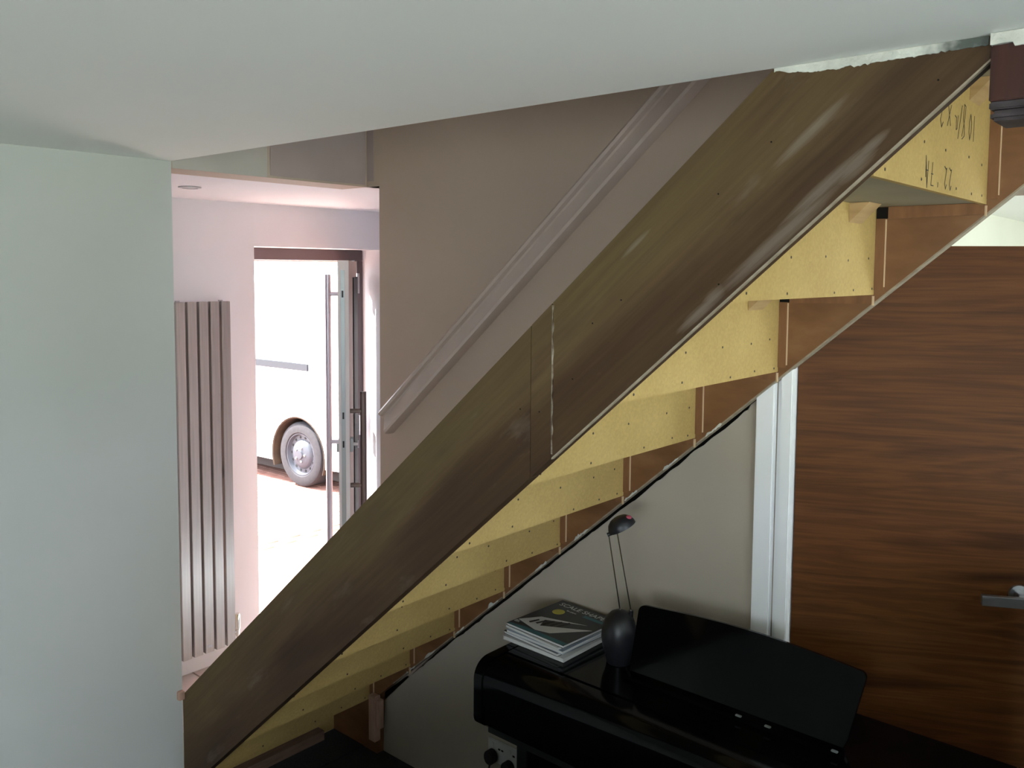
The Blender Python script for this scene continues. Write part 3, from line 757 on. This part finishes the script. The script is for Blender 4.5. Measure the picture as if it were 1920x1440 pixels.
# ================================================================== BOOKS on the piano
def book(name, label, x, y, w_, l_, z, th, rot, cover, group='music books on the piano'):
    e = empty(name, (x, y, z), radians(rot)); tag(e, label, 'book', group)
    B('page_block', 'paper', -w_/2+.002, w_/2-.0015, -l_/2+.0015, l_/2-.0015, .0008, th-.0008, e, local=True)
    B('back_cover', cover, -w_/2, w_/2, -l_/2, l_/2, 0, .0007, e, local=True)
    c = B('front_cover', cover, -w_/2, w_/2, -l_/2, l_/2, th-.0007, th, e, local=True)
    return e, c
BX, BY = -1.642, 2.104
z = .8505
book('music_book', 'white edged music book at the bottom of the stack on the piano', BX+.002, BY-.008, .245, .262, z, .012, -1, 'print_white'); z += .0122
book('music_book', 'dark covered music book second from the bottom of the stack', BX-.004, BY-.006, .232, .255, z, .009, -5, 'cover_dark'); z += .0092
book('music_book', 'pale blue covered music book in the middle of the stack', BX+.004, BY-.004, .232, .258, z, .009, -2, 'blue_cover'); z += .0092
book('music_book', 'thin white music book just under the top book of the stack', BX-.002, BY+.002, .230, .262, z, .007, -6, 'print_white'); z += .0072
tb, tc_ = book('music_book', 'dark music book titled SCALE SHAPES on top of the stack', BX+.003, BY+.008, .240, .264, z, .008, -4, 'cover_dark')
def onbook(nm, mat, poly, h=.0003):
    bm = bmesh.new(); prism(bm, poly, .0081, .0081+h, 'z')
    o = obj(nm, bm, mat, tb, local=True); return o
def textlocal(nm, s, size, mat, x, y, align='LEFT'):
    o = text(nm, s, size, mat, (x, y, .0082), (1, 0, 0), (0, 1, 0), None, .0002, align); o.parent = tb; return o
textlocal('cover_title', 'SCALE SHAPES', .032, 'print_white', -.104, .094)
textlocal('cover_line', 'for piano', .011, 'print_white', -.05, .072)
onbook('teal_band', 'teal', [(.02, .070), (.118, .070), (.118, .086), (.02, .086)])
onbook('yellow_disc', 'yellow', [(-.062+.021*cos(2*pi*k/24), .048+.021*sin(2*pi*k/24)) for k in range(24)])
onbook('teal_strip', 'teal', [(-.118, -.130), (.118, -.130), (.118, -.112), (-.06, -.112), (-.118, -.122)])
onbook('keyboard_print', 'print_white', [(-.114, -.085), (-.075, -.02), (.075, .030), (-.05, -.03), (-.03, -.075), (.112, .012), (.10, -.005), (.03, -.095), (-.02, -.108)])
for q in range(5):
    u = -.078+.022*q; onbook('black_key_print', 'print_black', [(u, -.075+.008*q), (u+.010, -.080+.009*q), (u+.02, -.045+.012*q), (u+.011, -.040+.012*q)], .0005)
textlocal('cover_corner_text', 'Bk', .020, 'print_white', -.117, -.104)

# ================================================================== DESK LAMP
la = empty('desk_lamp', (-1.402, 2.080, .8505))
tag(la, 'small black desk lamp with twin chrome rods standing beside the music books', 'lamp')
def LO(nm, bm, mat, par=la, sm=True): return obj(nm, bm, mat, par, smooth=sm, local=True)
bm = bmesh.new(); lathe(bm, [(0, 0), (.036, 0), (.038, .006), (.040, .02), (.049, .045), (.054, .075), (.052, .105), (.042, .132), (.026, .150), (.010, .157), (0, .158)], 40); LO('base', bm, 'lamp_black')
rr = Vector((cos(YAW), sin(YAW), 0))        # the two rods stand side by side along this line
def rod(p, q):
    bm = bmesh.new(); tube(bm, [p, q], .0022, 10); LO('rod', bm, 'chrome')
A1, A2 = Vector((0, 0, .150))+rr*.002, Vector((0, 0, .150))+rr*.034
B1, B2 = Vector((0, 0, .385))-rr*.036, Vector((0, 0, .395))-rr*.012
for p in (A1, A2):
    bm = bmesh.new(); tube(bm, [p-Vector((0, 0, .03)), p+Vector((0, 0, .006))], .006, 12); LO('rod_socket', bm, 'lamp_black')
rod(A1, B1); rod(A2, B2)
bm = bmesh.new(); tube(bm, [B1-rr*.004+Vector((0, 0, -.002)), B1+rr*.034+Vector((0, 0, .014))], .006, 12); LO('head_joint', bm, 'lamp_black')
hm = Matrix.Translation(rr*.004+Vector((0, 0, .405))) @ Matrix.Rotation(YAW, 4, 'Z') @ Matrix.Rotation(radians(-28), 4, 'Y')
hm = hm @ Matrix.Scale(1.28, 4, (1, 0, 0))
bm = bmesh.new(); lathe(bm, [(0, .036), (.010, .0352), (.020, .031), (.028, .022), (.0325, .010), (.0335, 0), (.0315, 0), (.028, .012), (0, .026)], 32, hm); sh = LO('lamp_shade', bm, 'lamp_black')
hl = hm @ Matrix.Translation((.0235, -.010, .022)) @ Matrix.Rotation(radians(40), 4, 'Y')
bm = bmesh.new(); lathe(bm, [(0, .006), (.005, .005), (.0075, .002), (.0075, -.002), (0, -.002)], 16, hl); LO('pink_button', bm, 'pink_lens')
bm = bmesh.new(); lathe(bm, [(0, .004), (.014, .006), (.016, .012), (0, .020)], 20, hm); LO('bulb', bm, 'lens')

# ================================================================== SOCKET
sk = empty('wall_socket', (-2.024, 2.268, .205)); tag(sk, 'white double wall socket low on the grey wall beside the piano', 'socket')
B('face_plate', 'socket', -2.097, -1.951, 2.2585, 2.2675, .202, .288, sk, bevel=.002)
for x in (-2.075, -1.992):
    B('switch', 'socket', x, x+.010, 2.2545, 2.258, .262, .278, sk, bevel=.001)
for x in (-2.045, -2.030, -1.975):
    B('usb_slot', 'void', x, x+.010, 2.2575, 2.2583, .256, .262, sk)
def plug(x, zc, label):
    e = empty('power_plug', (x, 2.258, zc)); tag(e, label, 'plug', 'plugs in the wall socket')
    bm = bmesh.new(); pl = [(.024*cos(2*pi*k/20)*(1.0), .027*sin(2*pi*k/20)) for k in range(20)]
    prism(bm, pl, -.001, -.03); obj('plug_body', bm, 'plug', e, bevel=.003, local=True)
    bm = bmesh.new(); tube(bm, [(0, -.02, -.025), (0, -.03, -.06), (.01, -.03, -.12), (.03, -.02, zc*-1+.012)], .0035, 8); obj('plug_cord', bm, 'plug', e, local=True)
plug(-2.068, .228, 'black plug in the socket outlet farther from the piano leg')
plug(-1.985, .215, 'black plug in the socket outlet nearer the piano leg')

# ================================================================== VAN on the drive
vn = empty('white_van', (-6.95, 4.80, -.0915), radians(4))
tag(vn, 'white van parked on the paved drive outside the front door', 'van')
# local: +x towards the nose, y = 0 is the near flank, z = 0 ground; wheel centre at x = 0
WR = .315
def interp(tab, x):
    for (xa, za), (xb, zb) in zip(tab, tab[1:]):
        if xa <= x <= xb: return za+(zb-za)*(x-xa)/max(xb-xa, 1e-9)
up_tab = [(-3.98, 1.85), (-3.80, 2.0), (-.60, 1.98), (-.35, 1.90), (.30, 1.12), (.70, 1.02), (.80, .88), (.86, .70)]
xs = [-3.98, -3.8, -3.25, -2.2, -1.2, -.60, -.42]
arcx = [-.385*cos(radians(10*q)) for q in range(19)]
cols = [(x, .22, interp(up_tab, x)) for x in xs]+[(-.3851, .22, interp(up_tab, -.385))]
cols += [(x, .30+sqrt(max(0, .385**2-x*x)), interp(up_tab, x)) for x in arcx]
cols += [(.3851, .225, interp(up_tab, .3851))]+[(x, z, interp(up_tab, x)) for x, z in ((.5, .23), (.70, .24), (.80, .25), (.86, .32))]
bm = bmesh.new()
gr = [[[bm.verts.new((x, y, z)) for z in (lo, hi)] for (x, lo, hi) in cols] for y in (0, 1.85)]
for q in range(len(cols)-1):
    a, b = gr[0][q], gr[0][q+1]; c, d = gr[1][q], gr[1][q+1]
    bm.faces.new((a[0], b[0], b[1], a[1])); bm.faces.new((c[0], c[1], d[1], d[0]))
    bm.faces.new((a[1], b[1], d[1], c[1])); bm.faces.new((a[0], c[0], d[0], b[0]))
for q in (0, -1): bm.faces.new((gr[0][q][0], gr[0][q][1], gr[1][q][1], gr[1][q][0]))
vb = obj('van_body', bm, 'van_white', vn, local=True)
VB = lambda nm, mat, *a, parent=vn: B(nm, mat, *a, parent, .004, local=True)
bm = bmesh.new(); prism(bm, [(-1.6, 1.205), (-.02, 1.205), (-.42, 1.80), (-1.6, 1.82)], -.006, -.001); obj('side_window', bm, 'van_glass', vn, local=True)
VB('window_seal', 'van_trim', -1.65, .17, -.020, -.001, 1.135, 1.20)
VB('door_gap', 'van_trim', -.72, -.714, -.002, .001, .30, 1.16)
VB('door_gap', 'van_trim', -1.72, -1.714, -.002, .001, .30, 1.85)
VB('sill_line', 'van_trim', -3.5, -.42, -.002, .001, .46, .466)
VB('front_bumper', 'van_white', .42, .90, -.01, 1.86, .26, .52)
VB('under_tray', 'hole', -3.8, .75, .12, 1.7, .10, .215)
# arch liner and wheels
bm = bmesh.new(); ring = []
for q in range(25):
    a = radians(-20+220*q/24); ring.append((cos(a), sin(a)))
vs = [[bm.verts.new((r*c, y, .30+r*s)) for (c, s) in ring] for (r, y) in ((.372, -.004), (.372, .275), (.383, .275), (.384, -.012))]
for a_, b2 in zip(vs, vs[1:]+vs[:1]):
    for q in range(24): bm.faces.new((a_[q], a_[q+1], b2[q+1], b2[q]))
obj('wheel_arch', bm, 'arch', vn, local=True, smooth=True)
bm = bmesh.new(); prism(bm, [(.382*c, .30+.382*s) for c, s in ring], .28, .30); obj('arch_liner', bm, 'arch', vn, local=True)
def wheel(x, y, sgn):
    e = empty('wheel', (x, y, WR)); e.parent = vn
    mt = Matrix.Rotation(radians(90*sgn), 4, 'X')
    def wl(nm, prof_, mat, seg=48):
        b = bmesh.new(); lathe(b, prof_, seg, mt); return obj(nm, b, mat, e, local=True, smooth=True)
    wl('tyre', [(.205, .0), (.215, .012), (.27, .016), (.300, .004), (.313, -.02), (.314, -.17), (.300, -.19), (.21, -.19), (.205, 0)], 'tyre')
    rim = wl('rim', [(.204, .004), (.196, .004), (.189, -.02), (.184, -.030), (.143, -.030), (.130, -.010), (.122, -.004), (.09, .004), (.045, .008), (.04, .022), (0, .024), (0, -.06), (.20, -.06), (.204, .004)], 'hub')
    for q in range(14):
        a = 2*pi*q/14
        b = bmesh.new(); lathe(b, [(0, 0), (.013, 0), (.013, .003), (0, .003)], 12, mt @ Matrix.Translation((.163*cos(a), .163*sin(a), -.0305)))
        obj('rim_hole', b, 'hole', rim, local=True).location -= Vector((0, 0, 0))+rim.location
    for q in range(5):
        a = 2*pi*q/5
        b = bmesh.new(); lathe(b, [(0, 0), (.011, 0), (.011, .012), (0, .014)], 8, mt @ Matrix.Translation((.068*cos(a), .068*sin(a), .004)))
        obj('wheel_nut', b, 'chrome', rim, local=True).location -= rim.location
wheel(0, .03, 1)
wheel(-2.9, .03, 1)
wheel(0, 1.82, -1)
wheel(-2.9, 1.82, -1)
